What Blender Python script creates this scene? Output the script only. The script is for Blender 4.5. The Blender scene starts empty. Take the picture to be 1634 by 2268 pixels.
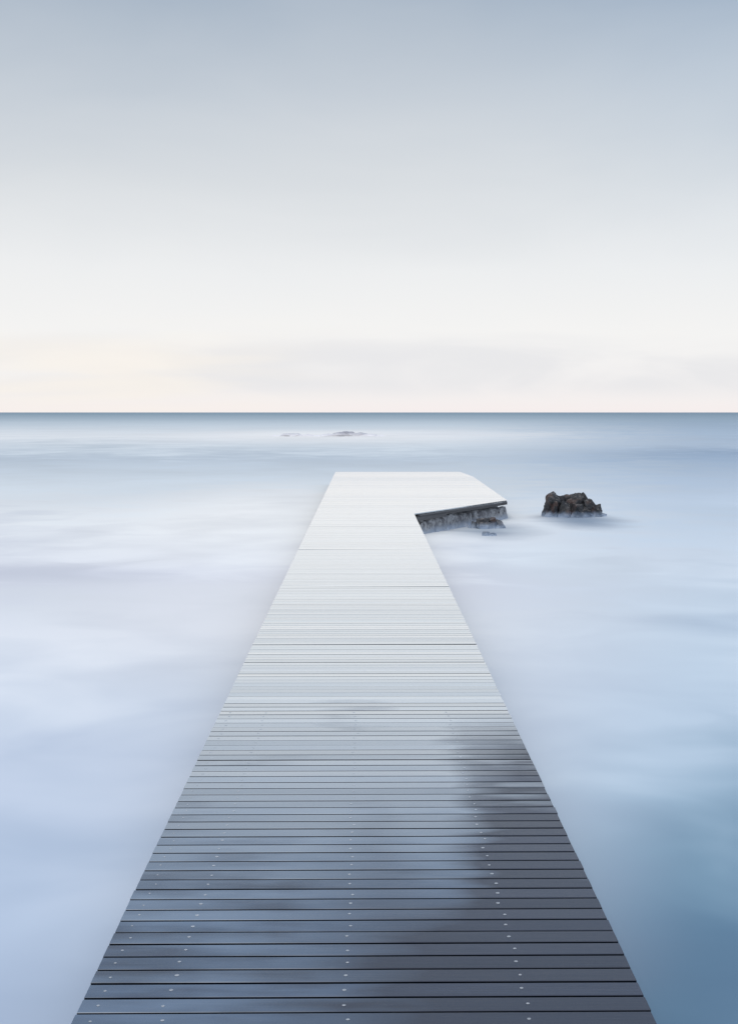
import bpy, bmesh, math, random
from mathutils import Vector, noise
random.seed(7)
S=bpy.context.scene
S.view_settings.view_transform='Standard'
S.view_settings.look='None'
S.view_settings.exposure=0
col=S.collection
WZ=-0.45
def lin(c,k=1.0):
    r=[]
    for v in c:
        v/=255.0
        r.append((v/12.92 if v<=0.04045 else ((v+0.055)/1.055)**2.4)*k)
    return (r[0],r[1],r[2],1)

# ---------- node helper ----------
class NT:
    def __init__(s,nt): s.nt=nt; s.n=nt.nodes; s.l=nt.links
    def add(s,t,**kw):
        n=s.n.new(t)
        for k,v in kw.items(): setattr(n,k,v)
        return n
    def set(s,sock,v):
        if isinstance(v,bpy.types.NodeSocket): s.l.new(v,sock)
        else: sock.default_value=v
    def m(s,op,a,b=0.0,c=0.0,clamp=False):
        n=s.add('ShaderNodeMath',operation=op,use_clamp=clamp)
        s.set(n.inputs[0],a); s.set(n.inputs[1],b); s.set(n.inputs[2],c)
        return n.outputs[0]
    def v(s,op,a,b=(0,0,0)):
        n=s.add('ShaderNodeVectorMath',operation=op)
        s.set(n.inputs[0],a); s.set(n.inputs[1],b)
        return n.outputs['Value'] if op in('LENGTH','DOT_PRODUCT') else n.outputs[0]
    def mr(s,x,a,b,c=0.0,d=1.0,smooth=True):
        n=s.add('ShaderNodeMapRange',interpolation_type='SMOOTHSTEP' if smooth else 'LINEAR')
        s.set(n.inputs['Value'],x)
        for k,v in zip(('From Min','From Max','To Min','To Max'),(a,b,c,d)): s.set(n.inputs[k],v)
        return n.outputs[0]
    def noise(s,vec,scale,detail=2,rough=0.5,dist=0.0):
        n=s.add('ShaderNodeTexNoise')
        s.set(n.inputs['Vector'],vec); n.inputs['Scale'].default_value=scale
        n.inputs['Detail'].default_value=detail; n.inputs['Roughness'].default_value=rough
        n.inputs['Distortion'].default_value=dist
        return n.outputs['Fac']
    def mix(s,f,a,b,mode='MIX'):
        n=s.add('ShaderNodeMix',data_type='RGBA',blend_type=mode)
        s.set(n.inputs[0],f); s.set(n.inputs[6],a); s.set(n.inputs[7],b)
        return n.outputs[2]
    def ramp(s,f,stops,interp='LINEAR'):
        n=s.add('ShaderNodeValToRGB'); r=n.color_ramp; r.interpolation=interp
        while len(r.elements)>1: r.elements.remove(r.elements[-1])
        r.elements[0].position=stops[0][0]; r.elements[0].color=stops[0][1]
        for p,c in stops[1:]:
            e=r.elements.new(p); e.color=c
        s.set(n.inputs[0],f); return n.outputs[0]
    def sep(s,vec):
        n=s.add('ShaderNodeSeparateXYZ'); s.set(n.inputs[0],vec); return n.outputs
    def comb(s,x,y,z):
        n=s.add('ShaderNodeCombineXYZ'); s.set(n.inputs[0],x); s.set(n.inputs[1],y); s.set(n.inputs[2],z); return n.outputs[0]
def newmat(name):
    m=bpy.data.materials.new(name); m.use_nodes=True
    t=NT(m.node_tree); b=m.node_tree.nodes['Principled BSDF']
    return m,t,b

# ---------- camera ----------
F=3419.0
cam=bpy.data.cameras.new('camera'); co=bpy.data.objects.new('camera',cam); col.objects.link(co)
cam.sensor_fit='HORIZONTAL'; cam.sensor_width=36; cam.lens=36*F/1634
cam.shift_x=7/1634; cam.shift_y=-221/1634
co.location=(0,0,2.1); co.rotation_euler=(math.radians(90),0,0)
cam.clip_start=0.1; cam.clip_end=60000
S.camera=co

# ---------- world ----------
w=bpy.data.worlds.new('World'); S.world=w; w.use_nodes=True
t=NT(w.node_tree); bg=w.node_tree.nodes['Background']
tc=t.add('ShaderNodeTexCoord').outputs['Generated']
x,y,z=t.sep(tc)[:3]
cl=t.noise(t.v('MULTIPLY',tc,(3.0,2.2,8.0)),1.6,4,0.5,0.5)
zz=t.m('ADD',z,t.m('MULTIPLY',t.m('SUBTRACT',cl,0.52),t.mr(z,0.0,0.12,0.004,0.05)))
veil=t.ramp(zz,[(0.0,lin((248,240,239))),(0.008,lin((247,242,241))),(0.022,lin((245,243,243))),(0.05,lin((246,245,244))),
   (0.092,lin((239,240,241))),(0.15,lin((219,223,227))),(0.205,lin((199,207,216))),(0.258,lin((173,186,201))),
   (0.36,lin((150,171,202))),(0.52,(0.62,0.70,0.82,1)),(1.0,(1.25,1.28,1.33,1))])
bank=t.noise(t.v('ADD',t.v('MULTIPLY',tc,(6.0,5.0,26.0)),(0.4,0,0)),1.0,4,0.5,0.8)
bm_=t.m('MULTIPLY',t.mr(bank,0.32,0.64),t.m('MULTIPLY',t.mr(z,0.005,0.020),t.mr(t.m('ADD',z,t.m('MULTIPLY',t.m('SUBTRACT',cl,0.5),0.04)),0.056,0.034)))
veil=t.mix(t.m('MULTIPLY',bm_,0.75),veil,lin((231,231,234)))
warm=t.noise(t.v('ADD',t.v('MULTIPLY',tc,(4.0,4.0,40.0)),(3.1,0,7.0)),1.0,3,0.5,0.3)
wf=t.m('MULTIPLY',t.mr(warm,0.40,0.68),t.m('MULTIPLY',t.mr(z,0.075,0.03),t.mr(x,0.05,-0.16)))
veil=t.mix(t.m('MULTIPLY',wf,0.7),veil,lin((252,245,236)))
veil=t.mix(t.m('MULTIPLY',t.mr(x,0.0,0.28),t.mr(z,0.03,0.25)),veil,t.mix(1.0,veil,(0.90,0.95,1.0,1),'MULTIPLY'))
sky=t.add('ShaderNodeTexSky',sky_type='NISHITA'); sky.sun_disc=False
sky.sun_elevation=math.radians(50); sky.sun_rotation=math.radians(205)
nsk=t.v('MULTIPLY',sky.outputs[0],(0.09,0.09,0.09))
outc=t.mix(0.03,veil,nsk)
t.l.new(outc,bg.inputs[0]); bg.inputs[1].default_value=1.0
# ---------- sun (soft, veiled) ----------
sd=bpy.data.lights.new('sun','SUN'); sd.energy=0.6; sd.angle=math.radians(16); sd.color=(1.0,0.95,0.89)
so=bpy.data.objects.new('sun',sd); col.objects.link(so)
az=math.radians(205); el=math.radians(50)
d=Vector((math.sin(az)*math.cos(el),math.cos(az)*math.cos(el),math.sin(el)))
so.rotation_euler=d.to_track_quat('Z','Y').to_euler()
so.location=(-20,-20,30)

# ---------- sea ----------
me=bpy.data.meshes.new('sea'); bm=bmesh.new()
xs=[-30000,-300,-40,-10,10,40,300,30000]; ys=[-300,-20,5,30,80,300,2000,40000]
vs=[[bm.verts.new((a,b,WZ)) for a in xs] for b in ys]
for j in range(len(ys)-1):
    for i in range(len(xs)-1): bm.faces.new((vs[j][i],vs[j][i+1],vs[j+1][i+1],vs[j+1][i]))
bm.to_mesh(me); bm.free()
sea=bpy.data.objects.new('sea',me); col.objects.link(sea)
sea['kind']='structure'; sea['label']='calm milky blue sea blurred into drifting white mist'; sea['category']='sea'
m,t,b=newmat('misty_water'); me.materials.append(m)
pos=t.add('ShaderNodeNewGeometry').outputs['Position']
X,Y,Z=t.sep(pos)[:3]
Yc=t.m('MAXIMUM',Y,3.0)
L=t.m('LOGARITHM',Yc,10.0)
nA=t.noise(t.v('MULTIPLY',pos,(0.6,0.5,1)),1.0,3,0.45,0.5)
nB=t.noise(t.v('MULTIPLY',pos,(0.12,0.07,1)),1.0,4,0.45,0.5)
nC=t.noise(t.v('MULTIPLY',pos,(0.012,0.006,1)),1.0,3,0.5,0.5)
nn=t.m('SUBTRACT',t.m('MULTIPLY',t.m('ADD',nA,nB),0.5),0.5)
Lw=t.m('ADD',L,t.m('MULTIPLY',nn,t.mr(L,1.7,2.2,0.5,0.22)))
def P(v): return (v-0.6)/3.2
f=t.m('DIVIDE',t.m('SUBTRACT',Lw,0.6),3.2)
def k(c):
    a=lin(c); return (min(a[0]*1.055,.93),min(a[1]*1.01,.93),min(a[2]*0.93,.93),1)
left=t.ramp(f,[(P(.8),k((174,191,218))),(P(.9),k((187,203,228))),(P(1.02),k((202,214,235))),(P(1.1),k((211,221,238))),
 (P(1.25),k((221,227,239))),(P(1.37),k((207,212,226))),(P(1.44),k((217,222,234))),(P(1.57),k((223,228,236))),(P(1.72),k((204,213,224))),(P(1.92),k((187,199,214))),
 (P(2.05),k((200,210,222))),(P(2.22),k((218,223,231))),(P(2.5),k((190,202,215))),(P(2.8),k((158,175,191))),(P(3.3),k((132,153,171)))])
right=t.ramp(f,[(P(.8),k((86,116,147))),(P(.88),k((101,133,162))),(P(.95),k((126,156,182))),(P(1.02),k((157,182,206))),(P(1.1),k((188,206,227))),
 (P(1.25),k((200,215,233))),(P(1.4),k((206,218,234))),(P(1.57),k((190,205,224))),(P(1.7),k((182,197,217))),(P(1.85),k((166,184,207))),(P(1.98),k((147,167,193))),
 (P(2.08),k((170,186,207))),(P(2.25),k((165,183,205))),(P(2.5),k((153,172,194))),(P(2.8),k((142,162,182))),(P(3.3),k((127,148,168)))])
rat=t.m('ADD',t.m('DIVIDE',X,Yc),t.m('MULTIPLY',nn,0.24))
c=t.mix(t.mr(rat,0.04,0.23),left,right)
def blob(cx,cy,rx,ry):
    v=t.v('MULTIPLY',t.v('SUBTRACT',pos,(cx,cy,WZ)),(1/rx,1/ry,0))
    return t.mr(t.m('ADD',t.v('LENGTH',v),t.m('MULTIPLY',nn,1.2)),1.0,0.0)
for cx,cy,rx,ry,cc,a in [(-3,40,5,22,(231,233,238),0.85),(-2,20,3,7,(226,229,239),0.7),(-4,175,26,70,(232,233,238),0.85),
     (9,185,18,60,(222,227,236),0.5),(3.2,27,2.5,6,(214,225,238),0.6),
     (5.1,36.4,1.4,4.0,(108,128,155),0.8),(2.6,33.4,1.6,3.4,(112,130,153),0.75),  # dark blobs paint the rocks' shade and reflection onto the water
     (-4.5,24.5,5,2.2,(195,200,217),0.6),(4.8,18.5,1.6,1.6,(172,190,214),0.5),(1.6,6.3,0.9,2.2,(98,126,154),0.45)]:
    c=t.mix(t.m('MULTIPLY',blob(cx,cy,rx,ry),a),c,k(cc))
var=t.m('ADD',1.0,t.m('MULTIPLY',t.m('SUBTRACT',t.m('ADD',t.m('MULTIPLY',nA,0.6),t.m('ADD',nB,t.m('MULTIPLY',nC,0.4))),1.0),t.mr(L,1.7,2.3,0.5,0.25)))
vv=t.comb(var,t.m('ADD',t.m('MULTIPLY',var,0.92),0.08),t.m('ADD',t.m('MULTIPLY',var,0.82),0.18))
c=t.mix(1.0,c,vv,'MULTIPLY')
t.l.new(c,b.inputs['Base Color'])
b.inputs['Roughness'].default_value=0.9; b.inputs['Specular IOR Level'].default_value=0.05

# ---------- pier ----------
pier=bpy.data.objects.new('pier',None); col.objects.link(pier)
pier.location=(0,0,WZ)
pier['label']='long wet grey plank pier ending in angled platform over misty sea'; pier['category']='pier'
def child(name,me,par,**kw):
    o=bpy.data.objects.new(name,me); col.objects.link(o); o.parent=par
    o.location=-Vector(par.location)
    for k_,v_ in kw.items(): o[k_]=v_
    return o
edge=[(32.0,1.02),(36.8,3.37),(44,3.44),(50.3,3.50),(54.4,3.32)]
def xr(y):
    if y<32.0: return 1.0
    for (a,b1),(c_,d_) in zip(edge,edge[1:]):
        if y<=c_: return b1+(d_-b1)*(y-a)/(c_-a)
    return edge[-1][1]
def xl(y): return -1.005-0.06*max(0,min(1,y/50))
me=bpy.data.meshes.new('deck'); bm=bmesh.new()
lay=bm.verts.layers.float.new('plank')
YAW=0.012; pitch=0.14
seams={4.8:(0,0),9.35:(.001,.001),14.0:(.001,.004),18.55:(-.001,.005),23.6:(.005,-.001),28.4:(.001,.001)}
rows=[]
yy=-1.6; i=0
while yy<54.3:
    gap=0.014; lift=(0,0)
    for s_,lf in seams.items():
        if abs(yy-s_)<0.07: gap=0.028; lift=lf
    y0=yy+gap/2; y1=yy+pitch-0.007
    rnd=random.random()
    tilt=random.gauss(0,0.007 if yy<16 else 0.004); dz=random.gauss(0,0.0004); yw=random.gauss(0,0.0008)
    jl=random.gauss(0,0.0013); jr=random.gauss(0,0.0013)
    prof=[(y0,-0.028),(y0,-0.0014),(y0+0.005,0),(y1-0.005,0),(y1,-0.0014),(y1,-0.028)]
    ym=(y0+y1)/2
    rings=[]
    for e in (0,1):
        ring=[]
        for (py,pz) in prof:
            xx=(xl(py)+jl) if e==0 else (xr(py)+jr)
            v=bm.verts.new((xx,py+(YAW+yw)*xx,pz+dz+(py-ym)*tilt+lift[e])); v[lay]=rnd; ring.append(v)
        rings.append(ring)
    n=len(prof)
    for q in range(n):
        a,b_=rings[0][q],rings[0][(q+1)%n]; c_,d_=rings[1][(q+1)%n],rings[1][q]
        bm.faces.new((a,b_,c_,d_))
    bm.faces.new(rings[0][::-1]); bm.faces.new(rings[1])
    rows.append((ym,dz))
    yy+=pitch; i+=1
bmesh.ops.recalc_face_normals(bm,faces=bm.faces)
bm.to_mesh(me); bm.free()
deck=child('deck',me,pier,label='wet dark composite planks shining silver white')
m,t,b=newmat('wet_composite_plank'); me.materials.append(m)
geo=t.add('ShaderNodeNewGeometry'); pos=geo.outputs['Position']
X,Y,Z=t.sep(pos)[:3]
tnz=t.sep(geo.outputs['True Normal'])[2]
at=t.add('ShaderNodeAttribute',attribute_name='plank').outputs['Fac']
off=t.comb(t.m('MULTIPLY',at,9.0),0.0,t.m('MULTIPLY',at,37.0))
grain=t.noise(t.v('ADD',t.v('MULTIPLY',pos,(2.5,160,1)),off),1.0,4,0.6)
blot=t.noise(t.v('MULTIPLY',pos,(1.1,0.5,1)),1.0,3,0.5,0.4)
blp=t.noise(t.v('ADD',t.v('MULTIPLY',pos,(1.2,4.0,1)),off),1.0,3,0.5)
bn=t.m('ADD',t.m('MULTIPLY',blot,0.45),t.m('MULTIPLY',blp,0.55))
bnc=t.m('SUBTRACT',bn,0.5)
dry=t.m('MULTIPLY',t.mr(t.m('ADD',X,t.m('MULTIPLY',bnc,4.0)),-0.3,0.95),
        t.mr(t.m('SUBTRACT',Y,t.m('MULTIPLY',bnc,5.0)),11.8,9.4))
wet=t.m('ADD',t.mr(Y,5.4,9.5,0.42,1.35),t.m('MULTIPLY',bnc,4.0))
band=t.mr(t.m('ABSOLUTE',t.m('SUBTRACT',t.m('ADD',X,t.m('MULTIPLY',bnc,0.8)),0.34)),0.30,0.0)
wet=t.m('ADD',wet,t.m('MULTIPLY',t.m('MULTIPLY',band,t.mr(Y,6.0,7.2)),0.7))  # bright reflection streak painted in by raising wetness and paling the colour
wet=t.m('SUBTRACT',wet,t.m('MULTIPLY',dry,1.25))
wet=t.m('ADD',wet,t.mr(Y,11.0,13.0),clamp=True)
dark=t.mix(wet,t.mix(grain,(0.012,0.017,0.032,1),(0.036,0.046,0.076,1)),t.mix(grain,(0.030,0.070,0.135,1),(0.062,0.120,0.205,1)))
sky_sheen=t.mix(grain,(0.80,0.87,0.92,1),(0.95,0.98,0.99,1))  # pale base colour stands in for sky reflected at grazing view
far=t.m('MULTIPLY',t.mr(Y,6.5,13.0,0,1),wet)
cc=t.mix(far,dark,sky_sheen)
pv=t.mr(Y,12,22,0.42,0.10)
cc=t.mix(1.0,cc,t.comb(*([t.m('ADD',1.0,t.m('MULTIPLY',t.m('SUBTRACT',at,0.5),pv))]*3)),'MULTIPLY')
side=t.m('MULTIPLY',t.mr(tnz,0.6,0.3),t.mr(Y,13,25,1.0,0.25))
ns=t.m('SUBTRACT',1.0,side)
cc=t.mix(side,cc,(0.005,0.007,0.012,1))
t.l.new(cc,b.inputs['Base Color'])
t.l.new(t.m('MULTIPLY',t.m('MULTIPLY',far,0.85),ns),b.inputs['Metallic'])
t.l.new(t.m('SUBTRACT',0.26,t.m('MULTIPLY',wet,0.2)),b.inputs['Roughness'])
t.l.new(t.m('MULTIPLY',wet,ns),b.inputs['Coat Weight']); b.inputs['Coat Roughness'].default_value=0.03
t.l.new(t.mr(blp,0.35,0.65,1.5,2.7),b.inputs['Coat IOR'])
t.l.new(t.m('MULTIPLY',t.m('ADD',0.3,t.m('MULTIPLY',wet,0.5)),ns),b.inputs['Specular IOR Level'])
bu=t.add('ShaderNodeBump'); bu.inputs['Distance'].default_value=0.0008; bu.inputs['Strength'].default_value=0.6
t.l.new(grain,bu.inputs['Height']); t.l.new(bu.outputs[0],b.inputs['Normal'])

# screws
ms,t,b=newmat('steel_screw'); b.inputs['Base Color'].default_value=(0.6,0.63,0.67,1); b.inputs['Metallic'].default_value=0.3; b.inputs['Roughness'].default_value=0.4
def screw_bm(bm,cx,cy,cz):
    R=0.0078; N=12
    o=[bm.verts.new((cx+R*math.cos(a*2*math.pi/N),cy+R*math.sin(a*2*math.pi/N),cz)) for a in range(N)]
    p=[bm.verts.new((cx+R*.8*math.cos(a*2*math.pi/N),cy+R*.8*math.sin(a*2*math.pi/N),cz+0.0014)) for a in range(N)]
    q=[bm.verts.new((cx+R*.55*math.cos(a*2*math.pi/N),cy+R*.55*math.sin(a*2*math.pi/N),cz-0.004)) for a in range(N)]
    for a in range(N):
        e=(a+1)%N
        bm.faces.new((o[a],o[e],p[e],p[a])); bm.faces.new((p[a],p[e],q[e],q[a]))
sm=bpy.data.meshes.new('screw'); bm=bmesh.new(); screw_bm(bm,0,0,0); bm.to_mesh(sm); bm.free(); sm.materials.append(ms)
cols=[-0.945,-0.70,-0.07,0.572]
cnt=0; bm=bmesh.new(); first=None
for ym,dz in rows:
    if ym>10.8: break
    for cx in cols:
        px=cx+random.gauss(0,0.006); py=ym+YAW*cx+random.gauss(0,0.006)
        if ym>5.3 and cnt<100:
            if first is None:
                first=child('screw',sm,pier); o=first
            else:
                o=first.copy(); col.objects.link(o); o.parent=pier
            o.location=(px,py,dz+0.0008-WZ); cnt+=1
            s_=random.uniform(0.75,1.05)*(0.7 if cx<-0.9 else 1); o.scale=(s_,s_,1)
        else: screw_bm(bm,px,py,dz+0.0008)
me=bpy.data.meshes.new('screws'); bm.to_mesh(me); bm.free(); me.materials.append(ms)
child('screws',me,pier,kind='stuff')

# timber edge beams and joists
mt,t,b=newmat('dark_weathered_timber')
pos=t.add('ShaderNodeNewGeometry').outputs['Position']
g=t.noise(t.v('MULTIPLY',pos,(6,6,60)),1.0,4,0.6)
t.l.new(t.mix(g,(0.02,0.022,0.026,1),(0.10,0.10,0.11,1)),b.inputs['Base Color']); b.inputs['Roughness'].default_value=0.5
def beam(bm,p,q,wd,z0,z1):
    p=Vector((p[0],p[1],0)); q=Vector((q[0],q[1],0)); dd=(q-p).normalized(); nn_=Vector((dd.y,-dd.x,0))*wd/2
    vv=[bm.verts.new((a.x,a.y,zc)) for zc in (z0,z1) for a in (p-nn_,p+nn_,q+nn_,q-nn_)]
    for f_ in ((0,3,2,1),(4,5,6,7),(0,1,5,4),(1,2,6,5),(2,3,7,6),(3,0,4,7)): bm.faces.new([vv[i_] for i_ in f_])
def mk(name,fn,mat,bev=0.004,**kw):
    me=bpy.data.meshes.new(name); bm=bmesh.new(); fn(bm)
    bmesh.ops.recalc_face_normals(bm,faces=bm.faces)
    bm.to_mesh(me); bm.free(); me.materials.append(mat); o=child(name,me,pier,**kw)
    if bev:
        md=o.modifiers.new('b','BEVEL'); md.width=bev; md.segments=2
    return o
def fE(bm):
    beam(bm,(1.10,32.02),(3.33,36.72),0.05,-0.062,-0.031)
    beam(bm,(1.10,32.06),(3.31,36.76),0.04,-0.105,-0.066)
    beam(bm,(1.04,31.93),(1.72,33.36),0.05,-0.15,-0.069)
    pts=[(b1-0.02,a+0.06) for a,b1 in edge[1:]]
    for p,q in zip(pts,pts[1:]): beam(bm,p,q,0.05,-0.105,-0.031)
mk('edge_beam',fE,mt)
def fJ(bm):
    for x_ in (-0.94,-0.70,-0.07,0.572,0.93):
        beam(bm,(x_,-1.55),(x_-0.0005,54.2 if x_<0.9 else 32.0),0.06,-0.15,-0.0295)
    for s_ in range(-1,32,3): beam(bm,(-0.9,s_+0.4),(0.9,s_+0.4),0.08,-0.24,-0.152)
mk('joist',fJ,mt)

# ---- rock builder: weathered convex blocks piled into one mass ----
def hull(V,FA,c,sx,sy,sz,rz=0.0,n=16,cuts=4,amp=0.02,fr=6,rd=0.0):
    bm=bmesh.new(); vs_=[]
    for _ in range(n):
        p=Vector((random.uniform(-1,1),random.uniform(-1,1),random.uniform(-1,1)))
        mx=max(abs(p.x),abs(p.y),abs(p.z)); mx=mx*(1-rd)+p.length*rd; p=p/mx*random.uniform(0.8,1.0)
        p=Vector((p.x*sx,p.y*sy,p.z*sz))
        p=Vector((p.x*math.cos(rz)-p.y*math.sin(rz),p.x*math.sin(rz)+p.y*math.cos(rz),p.z))
        vs_.append(bm.verts.new(p))
    bmesh.ops.convex_hull(bm,input=vs_)
    loose=[v for v in bm.verts if not v.link_faces]
    bmesh.ops.delete(bm,geom=loose,context='VERTS')
    bmesh.ops.subdivide_edges(bm,edges=bm.edges[:],cuts=cuts,use_grid_fill=True)
    bmesh.ops.smooth_vert(bm,verts=bm.verts[:],factor=0.5,use_axis_x=True,use_axis_y=True,use_axis_z=True)
    bm.verts.index_update(); base=len(V)
    for v in bm.verts:
        p=v.co+Vector(c); q=p*fr
        dsp=noise.fractal(q,0.7,2.2,5)*amp-abs(noise.noise(q*0.6+Vector((7,3,1))))*amp*1.2
        V.append(p+v.co.normalized()*dsp)
    for f_ in bm.faces: FA.append([base+v.index for v in f_.verts])
    bm.free()
def mesh_of(name,V,FA,mat):
    me=bpy.data.meshes.new(name); me.from_pydata([tuple(v) for v in V],[],FA); me.update()
    bm=bmesh.new(); bm.from_mesh(me); bmesh.ops.recalc_face_normals(bm,faces=bm.faces); bm.to_mesh(me); bm.free()
    me.materials.append(mat); return me

# concrete
mc,t,b=newmat('eroded_concrete')
pos=t.add('ShaderNodeNewGeometry').outputs['Position']
g=t.noise(pos,4.0,6,0.65,0.4); g2=t.noise(pos,18.0,5,0.7)
xc,yc_,zc=t.sep(pos)[:3]
cb=t.mix(t.mr(g,0.36,0.62),(0.13,0.13,0.145,1),(0.40,0.41,0.43,1))
cb=t.mix(t.mr(g2,0.50,0.66),cb,(0.07,0.068,0.075,1))
fm=t.mr(t.m('ADD',zc,t.m('MULTIPLY',t.m('SUBTRACT',g,0.5),0.2)),WZ+0.17,WZ-0.01)
cb=t.mix(fm,cb,(0.42,0.48,0.58,1))  # pale blue mist painted into the concrete colour near the waterline
t.l.new(cb,b.inputs['Base Color']); b.inputs['Roughness'].default_value=0.85
bu=t.add('ShaderNodeBump'); bu.inputs['Distance'].default_value=0.03; t.l.new(g2,bu.inputs['Height']); t.l.new(bu.outputs[0],b.inputs['Normal'])
random.seed(21)
V=[];FA=[]
core=[(-0.8,32.6),(1.3,32.62),(3.12,36.8),(3.15,43),(3.2,50),(3.0,53.8),(-0.8,53.8)]
nC_=len(core)
V+= [Vector((a,b1,-1.0)) for a,b1 in core]+[Vector((a,b1,-0.16)) for a,b1 in core]
FA.append(list(range(nC_))[::-1]); FA.append([nC_+i_ for i_ in range(nC_)])
for i_ in range(nC_):
    j_=(i_+1)%nC_; FA.append([i_,j_,nC_+j_,nC_+i_])
A=Vector((1.15,32.35)); B=Vector((3.2,36.85)); ang=math.atan2(B.y-A.y,B.x-A.x)
for s_ in range(30):
    u=s_/29; p=A.lerp(B,u)
    top=-0.12-random.uniform(0,0.015); hh=random.uniform(0.30,0.46)
    off_=random.uniform(-0.01,0.03)+(0.04 if u>0.6 else 0)
    hull(V,FA,(p.x,p.y+0.10-off_,top-hh),random.uniform(0.22,0.4),random.uniform(0.13,0.17),hh,ang+random.uniform(-.08,.08),40,5,0.04,4)
for s_ in range(14):
    u=random.uniform(0.2,1.0); p=A.lerp(B,u); hh=random.uniform(0.06,0.13)
    hull(V,FA,(p.x+random.uniform(0,.1),p.y-random.uniform(0.0,0.12),-0.52),random.uniform(0.10,0.2),random.uniform(0.08,0.16),hh+0.05,random.uniform(-1,1),16,4,0.02,6,0.5)
for s_ in range(60):
    yy_=37+s_/59*16.5
    hull(V,FA,(3.2+random.uniform(-.06,.02),yy_,-0.49),0.14,0.25,0.33,0,18,2,0.02,5)
child('foundation',mesh_of('foundation',V,FA,mc),pier,label='rough pale eroded concrete base under the platform')
random.seed(5)
V=[];FA=[]
for s_ in range(5): hull(V,FA,(random.uniform(-.3,.3),0,-0.74),0.6,0.32,0.48,0,24,3,0.02,4)
supm=mesh_of('support',V,FA,mc)
sup=None
for s_ in range(0,31,4):
    if sup is None: o=sup=child('support',supm,pier)
    else:
        o=sup.copy(); col.objects.link(o); o.parent=pier
    o.location=(0,s_+1.0,-WZ)

# ---------- rocks ----------
mr_,t,b=newmat('wet_rock')
geo=t.add('ShaderNodeNewGeometry')
pos=geo.outputs['Position']
g=t.noise(pos,5.0,6,0.65,0.5); g2=t.noise(pos,20.0,5,0.7); g3=t.noise(pos,3.5,3,0.5)
zc=t.sep(pos)[2]; nz=t.sep(geo.outputs['Normal'])[2]
cb=t.mix(t.mr(g,0.35,0.68),(0.006,0.007,0.009,1),(0.035,0.035,0.040,1))
cb=t.mix(t.m('MULTIPLY',t.mr(g3,0.50,0.62),0.55),cb,(0.085,0.042,0.03,1))
cb=t.mix(t.m('MULTIPLY',t.mr(g2,0.50,0.66),t.mr(nz,0.35,0.9)),cb,(0.20,0.175,0.165,1))  # sun highlight painted as paler colour on upward faces
fm=t.mr(t.m('ADD',zc,t.m('MULTIPLY',t.m('SUBTRACT',g,0.5),0.2)),WZ+0.17,WZ-0.01)
cb=t.mix(fm,cb,(0.34,0.41,0.52,1))  # mist around the rock bases is put into their colour by height
t.l.new(cb,b.inputs['Base Color']); b.inputs['Roughness'].default_value=0.5
bu=t.add('ShaderNodeBump'); bu.inputs['Distance'].default_value=0.02; bu.inputs['Strength'].default_value=0.9; t.l.new(g2,bu.inputs['Height']); t.l.new(bu.outputs[0],b.inputs['Normal'])
mf,t,b=newmat('hazy_reef_rock')
pos=t.add('ShaderNodeNewGeometry').outputs['Position']
g=t.noise(pos,1.0,4,0.5); zc=t.sep(pos)[2]
cb=t.mix(g,(0.30,0.30,0.34,1),(0.48,0.48,0.53,1))
cb=t.mix(t.mr(t.m('ADD',zc,t.m('MULTIPLY',t.m('SUBTRACT',g,0.5),0.3)),WZ+0.45,WZ+0.02),cb,(0.84,0.82,0.84,1))  # distance haze painted into the reef colour, palest at the waterline
t.l.new(cb,b.inputs['Base Color']); b.inputs['Roughness'].default_value=0.9
def rock(name,cx,cy,blocks,mat,seed,amp,fr,label,group,cuts=6,rd=0.45,n=18):
    random.seed(seed); V=[];FA=[]
    for bx,by,tp,hx,hy,rz in blocks:
        hz=(tp+0.25)/2
        hull(V,FA,(bx,by,tp-hz),hx,hy,hz,rz,n,cuts,amp,fr,rd)
    me=mesh_of(name,V,FA,mat)
    o=bpy.data.objects.new(name,me); col.objects.link(o); o.location=(cx,cy,WZ)
    o['label']=label; o['category']='rock'; o['group']=group
    return o
G1='rocks standing out of the sea'
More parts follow.
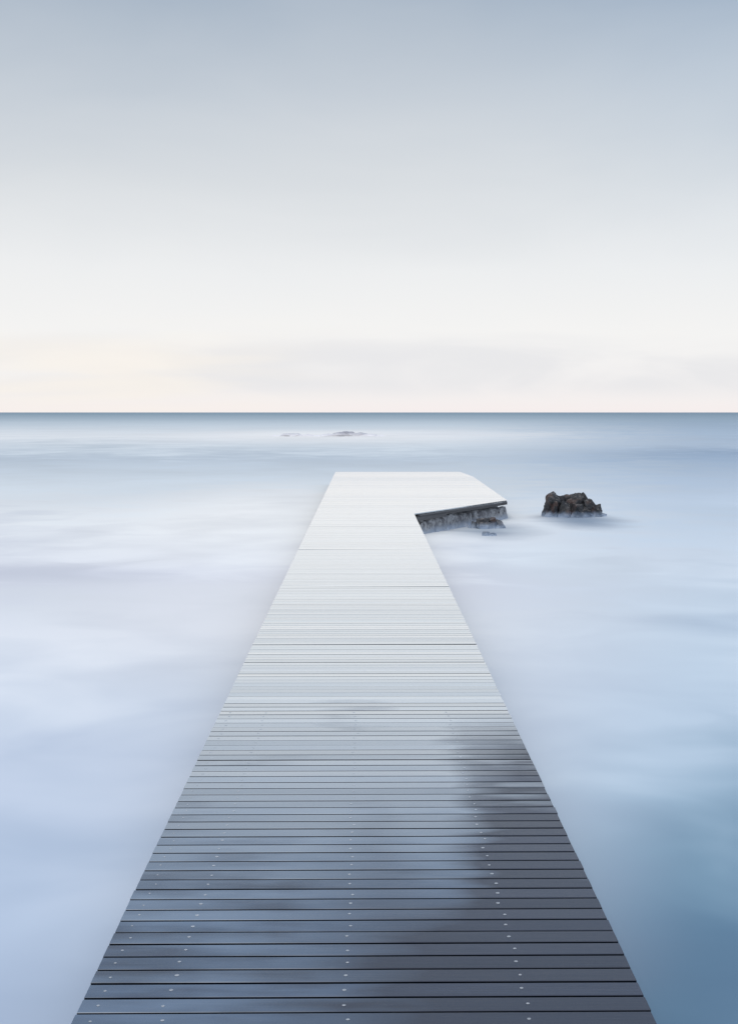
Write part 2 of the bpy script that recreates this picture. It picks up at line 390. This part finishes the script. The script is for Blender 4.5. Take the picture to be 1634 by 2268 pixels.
rock('rock',5.04,37.8,[(-0.45,0.0,0.66,0.26,0.32,0.2),(-0.52,-0.2,0.44,0.23,0.22,-0.3),(-0.29,0.15,0.60,0.27,0.3,0.5),(-0.23,-0.22,0.44,0.25,0.24,0.1),
  (-0.02,0.05,0.54,0.26,0.3,-0.2),(0.14,-0.02,0.63,0.22,0.28,0.3),(0.25,0.1,0.67,0.22,0.28,-0.4),(0.10,-0.28,0.40,0.26,0.22,0.4),
  (0.41,-0.02,0.53,0.22,0.28,0.2),(0.36,-0.25,0.34,0.24,0.2,-0.2),(0.56,0.0,0.36,0.19,0.22,0.1),(0.70,0.05,0.16,0.2,0.14,0.2),(-0.05,0.3,0.56,0.3,0.2,0),(-0.6,0.1,0.34,0.18,0.2,0.4)],
  mr_,31,0.045,4.5,'craggy near-black twin-peaked rock with reddish patches in misty water',G1,8)
rock('rock',2.66,34.0,[(-0.08,0,0.31,0.22,0.2,0.3),(0.10,0.03,0.32,0.2,0.2,-0.3),(0.25,0.0,0.24,0.17,0.16,0.2),(-0.24,0,0.19,0.18,0.14,0.1),(0.0,-0.16,0.19,0.24,0.12,0.2),(-0.38,0.05,0.07,0.15,0.1,0),(0.36,0,0.10,0.12,0.1,0)],
  mr_,9,0.022,6,'low dark jagged rock beside the concrete pier base',G1,7)
rock('rock',2.54,31.9,[(-0.05,0,0.12,0.12,0.09,0.3),(0.06,0,0.10,0.12,0.08,-0.2),(0.0,-.05,0.05,0.2,0.08,0)],mr_,4,0.012,14,'tiny dark rock tip barely above the mist',G1,5)
G2='low reef rocks awash near the horizon'
rock('reef_rock',-1.9,165,[(0.0,0,0.66,1.1,1,0.2),(-0.7,0,0.50,1.3,1,0),(0.9,0,0.47,1.4,1,0.1),(-1.8,0,0.32,1.6,1,0),(1.9,0,0.30,1.5,1,0),(3.0,0,0.16,1.4,.8,0),(-3,0,.16,1.4,.8,0)],mf,3,0.10,1.5,'low hazy grey reef rock almost lost in mist',G2,6,0.9,40)
rock('reef_rock',-7.6,165,[(0,0,0.38,1.1,.8,0),(-0.9,0,0.32,1.1,.8,0),(1.1,0,0.26,1.3,.8,0),(-1.7,0,.17,1,.6,0)],mf,5,0.08,1.5,'low hazy grey reef rock almost lost in mist',G2,6,0.9,40)
